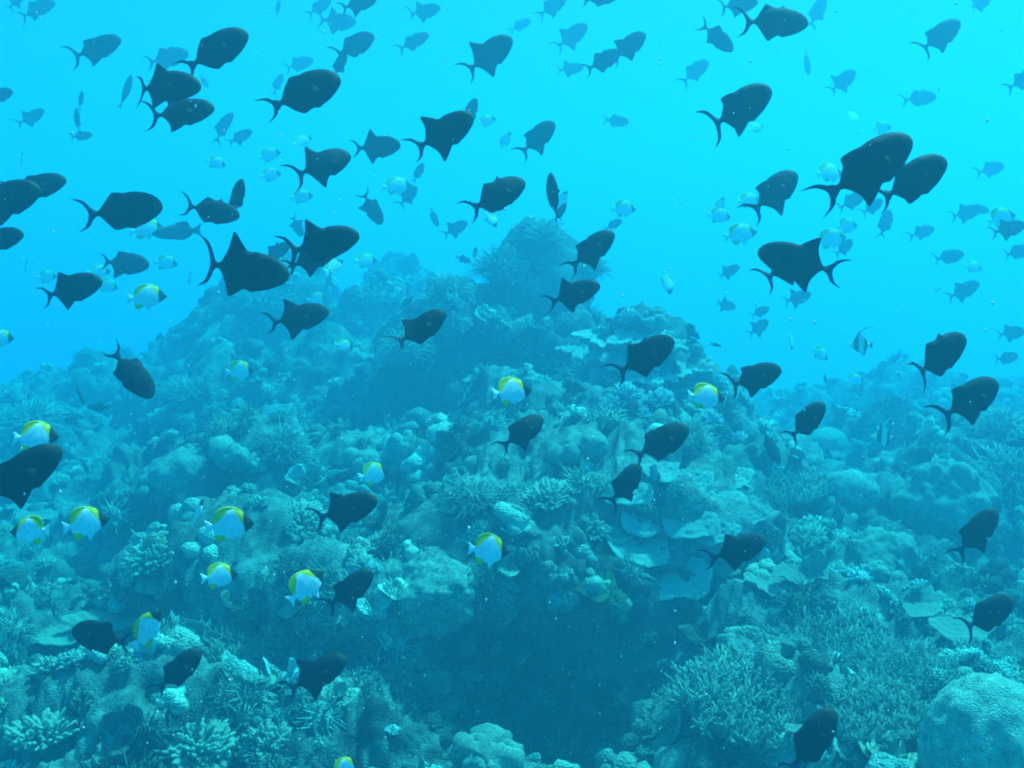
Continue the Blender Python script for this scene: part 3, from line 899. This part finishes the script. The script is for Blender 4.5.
def put_fish(name, me, px, py, L, ang, D, face=1, yaw=0.0, roll=0.0, label="", group=None):
    """D metres away, L picture-pixels long as seen, nose ang degrees above level; face -1 looks to the left"""
    if yaw >= 20 and abs(ang) >= 48:        # steep fish seen edge-on: turned about their own long axis
        roll, yaw = yaw, 0
    a_, yw = math.radians(ang), math.radians(yaw)
    R_, U_, F_ = Vector((1, 0, 0)), Vector((0, -SP, CP)), Vector((0, CP, SP))
    f = R_ * (face * math.cos(a_)) + U_ * math.sin(a_)
    up_ = R_ * (-face * math.sin(a_)) + U_ * math.cos(a_)
    f = (f * math.cos(yw) + F_ * math.sin(yw)).normalized()
    side = up_.cross(f).normalized()
    rl = math.radians(roll)
    up2 = up_ * math.cos(rl) + side * math.sin(rl)
    side = up2.cross(f)
    s = L * D / F_PX / max(0.35, math.cos(yw))
    o = link(name, me, label=label, cat="fish", group=group)
    if L > 40 and D < 5 and name in EYE:
        ex, ez, ey = EYE[name]
        for sgn in (-1, 1):
            e = link("eye", EYE_ME, o)
            e.location, e.scale = (ex, sgn * ey, ez), (0.017, 0.008, 0.017)
            if name != "triggerfish":
                continue
            fx, fz, fy = (0.20, -0.05, 0.072) if name == "triggerfish" else (0.17, -0.06, 0.062)
            pf = link("pectoral_fin", FIN_ME[name], o)
            pf.location, pf.scale = (fx, sgn * fy, fz), (1, sgn, 1)
            pf.rotation_euler = (0, 0, -sgn * random.uniform(0.25, 0.7))
    o.matrix_world = Matrix.Translation(ray(px, py) * D) @ Matrix((f, side, up2)).transposed().to_4x4() @ Matrix.Diagonal((s, s, s * random.uniform(0.96, 1.14), 1))
    return o

GT, GB = "dark triggerfish schooling over the reef", "white and yellow butterflyfish over the reef"
# shape, x, y, length, nose angle, distance, facing, yaw, label
TF = [
 # --- near, dark
 ("fold", 215, 51, 78, 33, 4.0, 1, 10, "dark triggerfish climbing over the tight upper-left pair, a raised spine above its tail"),
 ("round", 163, 86, 84, -4, 3.9, 1, -8, "large dark triggerfish with tall rounded back fin, topmost of the tight dark pair"),
 ("low", 181, 113, 70, 10, 4.2, 1, 5, "dark triggerfish with pointed belly fin, overlapped by the tall-backed one above it"),
 ("fold", 303, 93, 84, 26, 3.9, 1, 12, "large plain dark oval triggerfish alone below the small blue pair near the top"),
 ("round", 322, 165, 62, 28, 4.4, 1, 30, "dark stubby triggerfish, fins raised like a heart, left of the smaller spread-finned one"),
 ("round", 376, 147, 52, 4, 5.2, 1, 0, "medium dark triggerfish with both fins spread evenly, between stubby and spike-tailed ones"),
 ("both", 443, 134, 74, 30, 3.9, 1, -5, "large dark triggerfish with square raised fins, nose touching a fainter blue fish"),
 ("both", 488, 56, 64, 38, 5.4, 1, 5, "blue-dark triggerfish climbing steeply alone in the open water near the top, fins pointed"),
 ("low", 739, 109, 84, 32, 4.2, 1, 8, "dark slim-backed triggerfish with wide lyre tail, alone in open water left of the largest pair"),
 ("low", 868, 168, 116, 34, 3.0, 1, 6, "largest dark triggerfish, upper one of the overlapping pair at right"),
 ("fold", 912, 181, 92, 30, 3.3, 1, 10, "second largest dark triggerfish, lower one tucked behind the biggest"),
 ("low", 774, 192, 66, 40, 4.9, 1, 10, "medium dark triggerfish between pale butterflyfish and the large overlapping pair"),
 ("both", 799, 262, 84, 18, 3.6, -1, 20, "broad dark triggerfish facing left, open tail behind it, front one of a crossing pair"),
 ("mid", 786, 266, 66, 30, 3.9, 1, 25, "dark triggerfish half hidden behind the broad left-facing one"),
 ("spike", 938, 357, 80, 32, 3.6, 1, 15, "dark triggerfish with thin raised spine, alone between the crossing pair and the skyline"),
 ("low", 970, 400, 76, 30, 3.7, 1, 12, "dark triggerfish just above the hazy right skyline, below the spined one"),
 ("fold", 806, 422, 58, 40, 4.2, 1, 15, "dark triggerfish climbing over the pale dome by the reef's right foot"),
 ("low", 754, 378, 62, 18, 4.2, 1, 5, "dark triggerfish with thin spine over the bright shoulder's right end, beside a butterflyfish"),
 ("mid", 644, 357, 74, 30, 3.9, 1, 8, "dark triggerfish crossing in front of the bright tiered coral"),
 ("round", 573, 294, 60, 18, 4.4, 1, 0, "dark triggerfish with spread fins against the summit's right face, lower of two there"),
 ("low", 591, 250, 62, 38, 4.6, 1, 8, "dark triggerfish against the open water beside the summit, upper of two there"),
 ("spike", 497, 195, 68, 30, 4.0, 1, 22, "dark triggerfish right above the summit's left shoulder, beside the upright one"),
 ("fold", 492, 202, 52, 24, 4.6, 1, 15, "dark triggerfish mostly hidden behind the one above the summit's left shoulder, only tail showing"),
 ("fold", 553, 198, 54, 96, 5.0, 1, 68, "narrow dark triggerfish standing upright directly over the summit"),
 ("fold", 122, 211, 84, 8, 4.1, 1, 5, "plain dark oval triggerfish with long lyre tail, alone at the left under the overlapping trio"),
 ("spike", 211, 211, 56, -8, 4.6, 1, 20, "spiny dark triggerfish with several fins spread, meeting the upright one"),
 ("fold", 237, 199, 44, 76, 5.0, 1, 30, "dark triggerfish swimming straight up beside the spiny one"),
 ("fold", 36, 187, 62, 16, 4.7, 1, 10, "dark triggerfish pointing up at the left border, in front of the cut-off one"),
 ("low", 4, 200, 76, 20, 4.0, 1, 10, "dark triggerfish cut off by the left border, upper one, behind the pointing one"),
 ("fold", -3, 240, 56, 14, 4.4, 1, 5, "dark triggerfish snout entering at the left border above the pale butterflyfish"),
 ("low", 124, 263, 52, -6, 5.4, 1, 5, "medium dark triggerfish gliding slightly down, between the oval one and the clear butterflyfish"),
 ("round", 70, 289, 68, 15, 4.3, 1, 5, "dark triggerfish with both fins raised, left of the clear yellow-backed butterflyfish"),
 ("wide", 242, 270, 100, -8, 3.5, 1, 0, "large dark triggerfish with very tall fins and sickle tail, over the distant ridge"),
 ("high", 322, 244, 80, 14, 3.6, 1, 5, "large dark triggerfish with one tall back fin, right of the sickle-tailed one"),
 ("low", 312, 258, 58, 24, 4.2, 1, 12, "dark triggerfish tucked under the tall-finned one, its tail below the other tail"),
 ("both", 298, 318, 66, 13, 4.5, 1, 5, "dark triggerfish in front of the distant ridge with pointed fins, below the large pair"),
 ("high", 420, 330, 66, 37, 3.9, 1, 10, "dark triggerfish with long curled tail in the dip left of the central hollow"),
 ("fold", 131, 373, 68, -50, 4.1, 1, 25, "dark triggerfish diving nose down over the left slope"),
 ("low", 18, 477, 100, 36, 3.0, 1, 15, "big dark triggerfish cut off by the left border, its nose over a butterflyfish"),
 ("both", 345, 510, 72, 17, 3.8, 1, 0, "dark triggerfish with open fins hovering over the left ledge, below the dim butterflyfish"),
 ("low", 349, 591, 62, 38, 3.9, 1, 10, "dark triggerfish just right of the small butterflyfish by the overhang's left end"),
 ("both", 316, 675, 70, 27, 3.6, 1, 12, "dark triggerfish low at the foot of the overhang's left end, above the sea whips"),
 ("low", 522, 432, 54, 34, 4.1, 1, 25, "dark triggerfish right under the butterflyfish on the central hollow"),
 ("fold", 660, 443, 70, 28, 4.0, 1, 8, "plain dark oval triggerfish over the top of the plate cascade"),
 ("low", 625, 485, 54, 50, 4.1, 1, 18, "dark triggerfish climbing steeply on the cascade, tail down, below the oval one"),
 ("round", 738, 550, 66, 15, 3.8, 1, 20, "dark triggerfish with tall fins right of the lowest big plate"),
 ("fold", 101, 637, 68, 8, 3.8, -1, 12, "lone dark triggerfish facing left, in front of the round rimmed plate"),
 ("fold", 178, 671, 58, 42, 3.8, 1, 20, "dark triggerfish in the shadow of the lower left ledge"),
 ("fold", 811, 742, 84, 46, 3.1, 1, 15, "dark triggerfish at the bottom edge on the staghorn, left of the largest dome coral"),
 ("low", 976, 533, 66, 48, 4.0, 1, 25, "dark triggerfish under the folded mound near the right border"),
 ("fold", 987, 615, 70, 24, 3.7, 1, 12, "dark triggerfish over the grey plates, upper neighbour of the largest dome coral"),
 # --- middle distance, blue
 ("low", 96, 49, 56, 24, 6.6, 1, 5, "blue-grey triggerfish near the top left with pointed belly fin, alone"),
 ("mid", 167, 58, 46, 14, 8.6, 1, 5, "pale blue triggerfish behind the big upper-left school, touching the climbing one's tail"),
 ("fold", 126, 93, 40, 74, 8.0, 1, 50, "pale blue upright triggerfish behind the tail of the tall-backed one"),
 ("fold", 354, 46, 48, 30, 6.8, 1, 5, "blue triggerfish of a touching pair right of the large oval one, upper"),
 ("low", 339, 65, 30, 60, 6.8, 1, 20, "small blue triggerfish below its twin, close over the large oval one's nose"),
 ("low", 358, 3, 40, 14, 7.0, 1, 5, "blue triggerfish cut by the top edge, above the touching blue pair"),
 ("mid", 470, 113, 34, 68, 7.0, 1, 30, "rounded blue triggerfish behind the nose of the square-finned dark one"),
 ("both", 628, 47, 48, 40, 6.8, 1, 5, "blue triggerfish of the overlapping top-centre pair, upper one"),
 ("mid", 603, 61, 44, 30, 7.0, 1, 10, "blue triggerfish of the overlapping top-centre pair, lower one with curved tail"),
 ("fold", 601, -3, 46, 15, 7.0, 1, 5, "blue triggerfish whose tail hangs in from the top edge, above the overlapping blue pair"),
 ("low", 537, 138, 50, 42, 6.0, 1, 5, "small dark blue triggerfish alone in open water above the upright one"),
 ("mid", 717, 37, 44, -34, 6.6, 1, 20, "round blue triggerfish heading down toward the big one at the top, tail curling up"),
 ("low", 738, 5, 44, 12, 7.2, 1, 5, "blue triggerfish cut by the top edge just left of the large top one"),
 ("mid", 774, 22, 76, 2, 5.0, 1, 10, "large blue-dark triggerfish at the top edge, centre of a cluster of three"),
 ("low", 939, 37, 58, 38, 6.8, 1, 5, "blue triggerfish climbing alone in the upper right water"),
 ("fold", -2, 96, 32, 20, 7.6, 1, 5, "blue triggerfish snout peeking in at the left border near the top"),
 ("mid", 276, 252, 34, 30, 6.2, 1, 10, "blue triggerfish between sickle-tailed and tall-finned ones, half hidden"),
 ("low", 372, 208, 38, -62, 7.0, 1, 15, "pale blue triggerfish diving steeply above the distant ridge"),
 ("fold", 560, 213, 24, 60, 6.4, 1, 40, "small dark fish tail-end beside the upright triggerfish over the summit"),
 ("both", 1008, 229, 40, 14, 7.4, 1, 5, "blue triggerfish at the right border overlapping a butterflyfish"),
 # --- far, faint
 ("mid", 36, 9, 42, 21, 8.8, 1, 5, "faint blue triggerfish in the top left corner"),
 ("low", 16, 0, 26, 50, 9.5, 1, 5, "faint triggerfish tail at the very top left corner, behind its neighbour"),
 ("fold", 81, 101, 22, 84, 9.0, 1, 40, "faint little triggerfish, topmost of a vertical stack of three"),
 ("low", 77, 121, 28, 92, 8.6, 1, 45, "faint little triggerfish in the middle of a vertical stack of three"),
 ("fold", 81, 136, 22, 12, 8.6, 1, 20, "faint little triggerfish lying level at the foot of a vertical stack of three"),
 ("both", 31, 118, 32, 34, 9.2, 1, 5, "faint blue triggerfish alone near the left border, left of the vertical stack"),
 ("fold", 204, 81, 16, -60, 12.5, 1, 40, "tiny faint fish slanting down right of the tight upper-left pair"),
 ("mid", 222, 127, 38, 52, 9.2, 1, 25, "faint blue triggerfish climbing right of the tight dark pair"),
 ("low", 240, 137, 28, 30, 9.6, 1, 10, "faint small triggerfish beside another faint climbing one"),
 ("fold", 278, 9, 20, 84, 11, 1, 45, "faint narrow upright fish at the top edge left of centre"),
 ("low", 319, 7, 30, 34, 10, 1, 10, "faint triggerfish at the top edge, left end of a loose row of three"),
 ("both", 337, 22, 40, 2, 9.2, 1, 5, "faint level triggerfish with spread fins, under the top-edge row"),
 ("mid", 299, 64, 32, 18, 11.5, 1, 5, "very faint triggerfish just above the large oval one"),
 ("mid", 277, 84, 24, 60, 11.5, 1, 20, "very faint triggerfish peeking out behind the large oval one's back"),
 ("both", 424, 12, 36, 18, 9.0, 1, 5, "faint triggerfish at the top edge, upper of two in line"),
 ("mid", 413, 42, 38, 28, 8.6, 1, 5, "faint triggerfish lower of two in line left of the steep climber"),
 ("mid", 520, 25, 26, 24, 11.5, 1, 5, "very faint triggerfish right of the steep climber near the top edge"),
 ("low", 552, 6, 36, 34, 9.2, 1, 5, "faint triggerfish at the top edge left of the hanging tail"),
 ("both", 571, 37, 44, 38, 9.2, 1, 5, "faint triggerfish climbing left of the overlapping top-centre pair"),
 ("both", 570, 69, 30, 10, 10.2, 1, 5, "faint level triggerfish below another faint climber, left of the overlapping pair's tail"),
 ("mid", 695, 71, 36, 38, 9.8, 1, 5, "faint triggerfish alone below the cluster at the top, above the slim-backed dark one"),
 ("mid", 616, 121, 28, -6, 10.8, 1, 5, "faint small triggerfish level and alone in the centre of the open water"),
 ("low", 817, 12, 36, 62, 10, 1, 20, "faint triggerfish rising right of the large top-edge one"),
 ("fold", 807, 62, 28, -84, 11, 1, 45, "faint small fish swimming straight down right of the top cluster"),
 ("both", 842, 82, 38, 40, 9.6, 1, 5, "faint triggerfish climbing above the largest overlapping pair"),
 ("spike", 919, 98, 38, 6, 10.2, 1, 5, "faint level triggerfish with fins up, alone right of the largest pair's heads"),
 ("both", 979, 4, 34, 34, 9.2, 1, 5, "faint triggerfish cut by the top edge near the right corner"),
 ("mid", 1023, 80, 34, 30, 8.0, 1, 5, "blue triggerfish tail entering at the right border near the top"),
 ("mid", 991, 169, 30, 14, 11, 1, 5, "very faint triggerfish right of the second largest dark one"),
 ("fold", 418, 173, 24, 60, 9.0, 1, 20, "faint oval fish just below the square-finned dark triggerfish"),
 ("low", 408, 196, 28, 50, 8.8, 1, 15, "faint triggerfish beside a pale butterflyfish, left of the dark pair over the shoulder"),
 ("fold", 434, 217, 22, -70, 9.8, 1, 35, "faint small fish diving above the hazy gap left of the summit"),
 ("both", 455, 229, 30, 30, 9.2, 1, 5, "faint triggerfish climbing above the summit's left shoulder"),
 ("mid", 463, 259, 18, -20, 9.2, 1, 10, "faint tiny triggerfish sinking close over the summit's left shoulder"),
 ("fold", 475, 254, 15, 80, 9.2, 1, 40, "faint tiny upright fish touching the summit's left shoulder"),
 ("both", 297, 226, 24, -66, 8.8, 1, 15, "faint small triggerfish left of the large tall-finned one"),
 ("fold", 613, 225, 22, 28, 8.8, 1, 5, "faint oval fish right of the summit, under a pale butterflyfish"),
 ("both", 728, 272, 28, 26, 9.6, 1, 5, "faint triggerfish in the blue left of the crossing pair, upper"),
 ("both", 725, 305, 24, -14, 10.2, 1, 5, "faint triggerfish low in the blue over the bright shoulder"),
 ("mid", 760, 312, 22, 24, 9.8, 1, 10, "faint triggerfish under the crossing pair's tail, upper of a small stack"),
 ("both", 758, 328, 28, 34, 9.6, 1, 10, "faint triggerfish under the crossing pair's tail, lower of a small stack"),
 ("mid", 852, 201, 34, 28, 8.8, 1, 5, "faint triggerfish right under the largest one's tail"),
 ("mid", 872, 207, 28, 32, 8.8, 1, 5, "faint triggerfish behind the second largest one's tail, in line with another"),
 ("fold", 885, 224, 32, 72, 8.8, 1, 30, "faint narrow triggerfish rising below the second largest one's tail"),
 ("mid", 844, 248, 26, 40, 8.8, 1, 10, "faint triggerfish below the pale butterflyfish pair right of the crossing pair"),
 ("both", 797, 298, 32, 16, 8.8, 1, 5, "faint triggerfish directly below the broad left-facing one"),
 ("mid", 922, 232, 28, 16, 10, 1, 5, "faint triggerfish alone in the blue, below the second largest one's belly"),
 ("both", 966, 213, 36, 16, 9.4, 1, 5, "faint triggerfish left of the pale butterflyfish at the right"),
 ("mid", 980, 209, 22, -10, 9.8, 1, 10, "faint triggerfish nosing close behind the pale butterflyfish at the right"),
 ("fold", 1017, 252, 32, 14, 8.9, 1, 5, "faint triggerfish cut by the right border below a butterflyfish"),
 ("fold", 948, 257, 36, 12, 8.9, 1, 5, "faint slim triggerfish in the blue, upper of two in line at the right"),
 ("both", 963, 291, 40, 24, 8.9, 1, 5, "faint triggerfish in the blue, lower of two in line at the right"),
 ("both", 1011, 333, 32, 8, 9.2, 1, 5, "faint triggerfish at the right border level with the spined dark one"),
 ("fold", 1006, 358, 28, 6, 9.4, 1, 5, "faint slim triggerfish at the right border just above the skyline"),
 ("fold", 770, 446, 44, -62, 5.6, 1, 40, "dim slanting fish diving along the reef's right foot"),
]
BF = [
 # --- near and clear
 ("clear", 36, 437, 48, 2, 4.0, 1, 5, "clear butterflyfish at the left border above the big cut-off triggerfish"),
 ("clear", 30, 531, 46, -2, 3.9, -1, 10, "clear butterflyfish facing left, near the left border, its tail towards another"),
 ("clear", 86, 523, 46, 12, 3.9, 1, 15, "clear butterflyfish right behind the left-facing one"),
 ("tuck", 198, 513, 32, 70, 4.4, 1, 62, "narrow butterflyfish seen edge-on left of a clear broadside one"),
 ("tuck", 230, 525, 52, 6, 3.9, 1, 0, "clear broadside butterflyfish with black snout on the left slope"),
 ("tuck", 220, 576, 38, 8, 4.2, 1, 10, "clear small butterflyfish hovering below the broadside one"),
 ("clear", 306, 586, 44, 42, 3.8, 1, 20, "clear butterflyfish nosing up next to a dark triggerfish at the overhang's left end"),
 ("tuck", 148, 629, 48, 55, 3.7, 1, 25, "clear butterflyfish slanting steeply up beside the left-facing triggerfish"),
 ("clear", 489, 550, 44, -6, 3.9, 1, 8, "clear butterflyfish alone in front of the outcrop's shaded face"),
 ("tuck", 512, 392, 42, 8, 4.2, 1, 10, "clear butterflyfish in front of the central hollow, above a dark triggerfish"),
 ("tuck", 706, 397, 42, -4, 4.6, 1, 10, "butterflyfish on the bright shoulder just behind a dark triggerfish's tail"),
 ("tuck", 374, 474, 32, 14, 5.4, 1, 15, "dim butterflyfish with yellow rear edge over the left ledge"),
 ("clear", 147, 297, 42, 4, 5.4, 1, 5, "butterflyfish with green-yellow back hanging in open water right of a fin-spread triggerfish"),
 ("tuck", 345, 768, 30, 20, 3.6, 1, 15, "butterflyfish cut by the bottom edge with only its yellow back showing by the sea whips"),
 # --- paler, further off
 ("clear", 0, 339, 30, 4, 6.6, 1, 5, "pale butterflyfish cut by the left border above the slope"),
 ("clear", 240, 371, 30, 5, 6.6, 1, 10, "pale butterflyfish over the hazy slope right of the diving triggerfish"),
 ("clear", 147, 229, 36, 8, 7.2, 1, 8, "pale butterflyfish beside a grey fish facing it, under the plain oval triggerfish"),
 ("tuck", 166, 263, 24, -4, 9.2, 1, 15, "faint butterflyfish right of a gliding medium triggerfish"),
 ("tuck", 26, 268, 16, 80, 9.4, 1, 55, "faint edge-on butterflyfish at the left, above the fin-spread triggerfish"),
 ("tuck", 47, 277, 20, 8, 9.6, 1, 10, "faint butterflyfish overlapped by the fin-spread triggerfish's back"),
 ("tuck", 99, 272, 24, 6, 9.4, 1, 10, "faint butterflyfish just left of the clear green-backed one, upper"),
 ("tuck", 108, 286, 20, -10, 9.8, 1, 20, "faint bluish butterflyfish just left of the clear green-backed one, lower"),
 ("tuck", 190, 279, 16, 80, 9.4, 1, 55, "faint edge-on butterflyfish under the sickle tail"),
 ("tuck", 216, 163, 20, -10, 9.2, 1, 20, "faint butterflyfish alone between the tight dark pair and the spiny triggerfish"),
 ("tuck", 22, 160, 16, 82, 9.4, 1, 55, "faint edge-on butterflyfish near the left border above dark cut-off fish"),
 ("tuck", 303, 141, 20, 30, 9.2, 1, 20, "faint butterflyfish above the stubby heart-finned triggerfish"),
 ("tuck", 270, 155, 24, 20, 9.6, 1, 10, "faint butterflyfish left of the stubby triggerfish, upper of two"),
 ("tuck", 271, 175, 22, 14, 10, 1, 10, "faint butterflyfish left of the stubby triggerfish, lower of two"),
 ("tuck", 506, 140, 20, 60, 9.2, 1, 30, "faint oval butterflyfish left of the small dark blue triggerfish"),
 ("tuck", 487, 121, 20, 20, 9.4, 1, 10, "faint butterflyfish behind the rounded blue triggerfish"),
 ("clear", 397, 186, 32, 6, 8.2, 1, 8, "pale butterflyfish below the square-finned triggerfish's tail"),
 ("tuck", 302, 197, 24, 10, 9.0, 1, 10, "faint butterflyfish above the tall-finned triggerfish's back"),
 ("tuck", 288, 255, 24, 50, 6.4, 1, 40, "pale butterflyfish between two dark tails of the overlapping pair"),
 ("tuck", 334, 266, 22, 40, 7.2, 1, 25, "pale butterflyfish half behind the lower of the overlapping dark pair, near the distant ridge"),
 ("tuck", 366, 261, 24, 4, 9.0, 1, 8, "faint butterflyfish over the dip between distant ridge and shoulder"),
 ("tuck", 406, 333, 22, 80, 5.0, 1, 50, "narrow pale butterflyfish against the back of the curl-tailed triggerfish"),
 ("tuck", 344, 346, 20, -8, 7.4, 1, 15, "pale small butterflyfish low in the dip, left of the feathery soft coral"),
 ("tuck", 317, 299, 20, 10, 9.0, 1, 10, "faint butterflyfish just above the pointed-fin triggerfish on the ridge"),
 ("tuck", 491, 220, 20, -50, 7.2, 1, 30, "pale butterflyfish showing under the pair over the summit's shoulder"),
 ("tuck", 563, 200, 22, 70, 8.6, 1, 30, "faint oval butterflyfish right beside the upright dark triggerfish"),
 ("tuck", 531, 226, 20, 4, 8.4, 1, 10, "faint butterflyfish sitting close on the summit's top"),
 ("clear", 624, 209, 26, 2, 8.2, 1, 8, "pale butterflyfish alone in the blue right of the summit"),
 ("tuck", 667, 283, 26, -72, 7.6, 1, 40, "pale butterflyfish heading down alone over the bright shoulder"),
 ("tuck", 719, 216, 26, -4, 8.4, 1, 8, "pale butterflyfish of a close pair left of the medium triggerfish, lower"),
 ("tuck", 721, 204, 16, 70, 8.6, 1, 40, "pale edge-on butterflyfish of a close pair, upper small one"),
 ("clear", 741, 234, 36, 10, 7.2, 1, 5, "pale butterflyfish above the crossing pair's left tail, clearest there"),
 ("tuck", 749, 201, 26, 6, 8.6, 1, 8, "pale butterflyfish behind the medium triggerfish's tail"),
 ("tuck", 756, 128, 18, 20, 10, 1, 20, "very faint butterflyfish below the slim-backed dark triggerfish"),
 ("tuck", 854, 117, 16, 30, 10, 1, 40, "very faint butterflyfish above the largest triggerfish's back, small and bent"),
 ("tuck", 882, 128, 22, 10, 9.8, 1, 10, "faint butterflyfish touching the largest triggerfish's back"),
 ("clear", 830, 173, 30, 4, 7.6, 1, 15, "pale butterflyfish behind the largest triggerfish's rear edge"),
 ("clear", 831, 239, 34, 10, 7.4, 1, 5, "pale butterflyfish right of the crossing pair, nearer of two"),
 ("tuck", 847, 226, 24, 8, 9.0, 1, 10, "faint butterflyfish right of the crossing pair, further of two"),
 ("clear", 1002, 218, 32, 16, 7.2, 1, 8, "pale butterflyfish near the right border touching a blue triggerfish"),
 ("tuck", 973, 267, 22, -6, 9.0, 1, 10, "faint butterflyfish between two faint triggerfish in line"),
 ("tuck", 937, 289, 10, 0, 11, 1, 20, "tiny very faint butterflyfish left of a faint triggerfish in the right-hand blue"),
 ("tuck", 791, 341, 20, -84, 8.4, 1, 62, "faint edge-on butterflyfish hanging right of the small faint stack"),
 ("tuck", 820, 354, 22, -30, 8.2, 1, 15, "pale round butterflyfish left of the banded idol fish"),
 ("tuck", 855, 380, 22, 5, 10, 1, 10, "faint butterflyfish skimming the hazy skyline"),
]
for i, (sh, px, py, L, ang, D, face, yaw, lab) in enumerate(TF):
    put_fish("triggerfish", random.choice(TRIG[sh]), px, py, L * 0.95, ang, D * (0.74 if D < 5.1 else 1.0 if D < 7.8 else 1.18), face, yaw, random.uniform(-14, 14), lab, GT)
for i, (sh, px, py, L, ang, D, face, yaw, lab) in enumerate(BF):
    put_fish("butterflyfish", BUTT[sh], px, py, L * 0.96, ang, D * (0.78 if D < 5.1 else 1.0 if D < 7.0 else 1.2), face, yaw, face * random.uniform(8, 22), lab, GB)
put_fish("moorish_idol", OTHER["idol"], 861, 345, 28, 2, 7.6, -1, 5, 0, "pale banded idol fish facing left with long trailing back streamer, in open water", "banded idol fish")
put_fish("moorish_idol", OTHER["idol"], 884, 437, 26, 6, 6.6, -1, 10, 0, "banded idol fish with trailing streamer low over the right slope", "banded idol fish")
put_fish("reef_fish", OTHER["wrasse"], 177, 232, 52, -4, 6.6, -1, 5, 0, "grey spotted-looking fish facing left towards a pale butterflyfish")
put_fish("reef_fish", OTHER["wrasse"], 98, 407, 24, 2, 6.2, -1, 10, 0, "small dim grey fish level over the hazy left slope")
put_fish("reef_fish", OTHER["wrasse"], 81, 395, 22, -70, 6.6, 1, 35, 0, "narrow pale fish nose down just above a small dim grey one")
put_fish("damselfish", OTHER["wrasse"], 716, 345, 12, -12, 6.8, 1, 5, 0, "tiny dark damselfish over the right end of the bright shoulder")
put_fish("damselfish", OTHER["wrasse"], 825, 379, 10, -80, 7.5, 1, 20, 0, "tiny dark damselfish hanging below the pale round butterflyfish")
put_fish("reef_fish", OTHER["wrasse"], 1018, 443, 26, 0, 6.0, -1, 10, 0, "dim grey fish half out of frame at the right border over the slope")

# ------------------------------------------------------------------ drifting specks in the water
def specks(n):
    r = np.random.default_rng(21)
    V0, T0 = ICO[1]
    Vs, Ts = [], []
    for i in range(n):
        D = r.uniform(0.7, 1) ** 0.5 * r.uniform(0.8, 4.5)
        p = np.array(ray(r.uniform(-120, 1144), r.uniform(-90, 858))) * D
        Vs.append(V0 * r.uniform(0.25, 1.0) ** 2 * 0.0015 * (0.5 + 0.25 * D) * np.array((1, 1, r.uniform(0.7, 2.0))) + p)
        Ts.append(T0 + i * len(V0))
    return np.concatenate(Vs), np.concatenate(Ts)


V, T = specks(2600)
link("plankton", tri_mesh("plankton", V, T, np.full((len(V), 3), 0.8), M_FISH), kind="stuff")
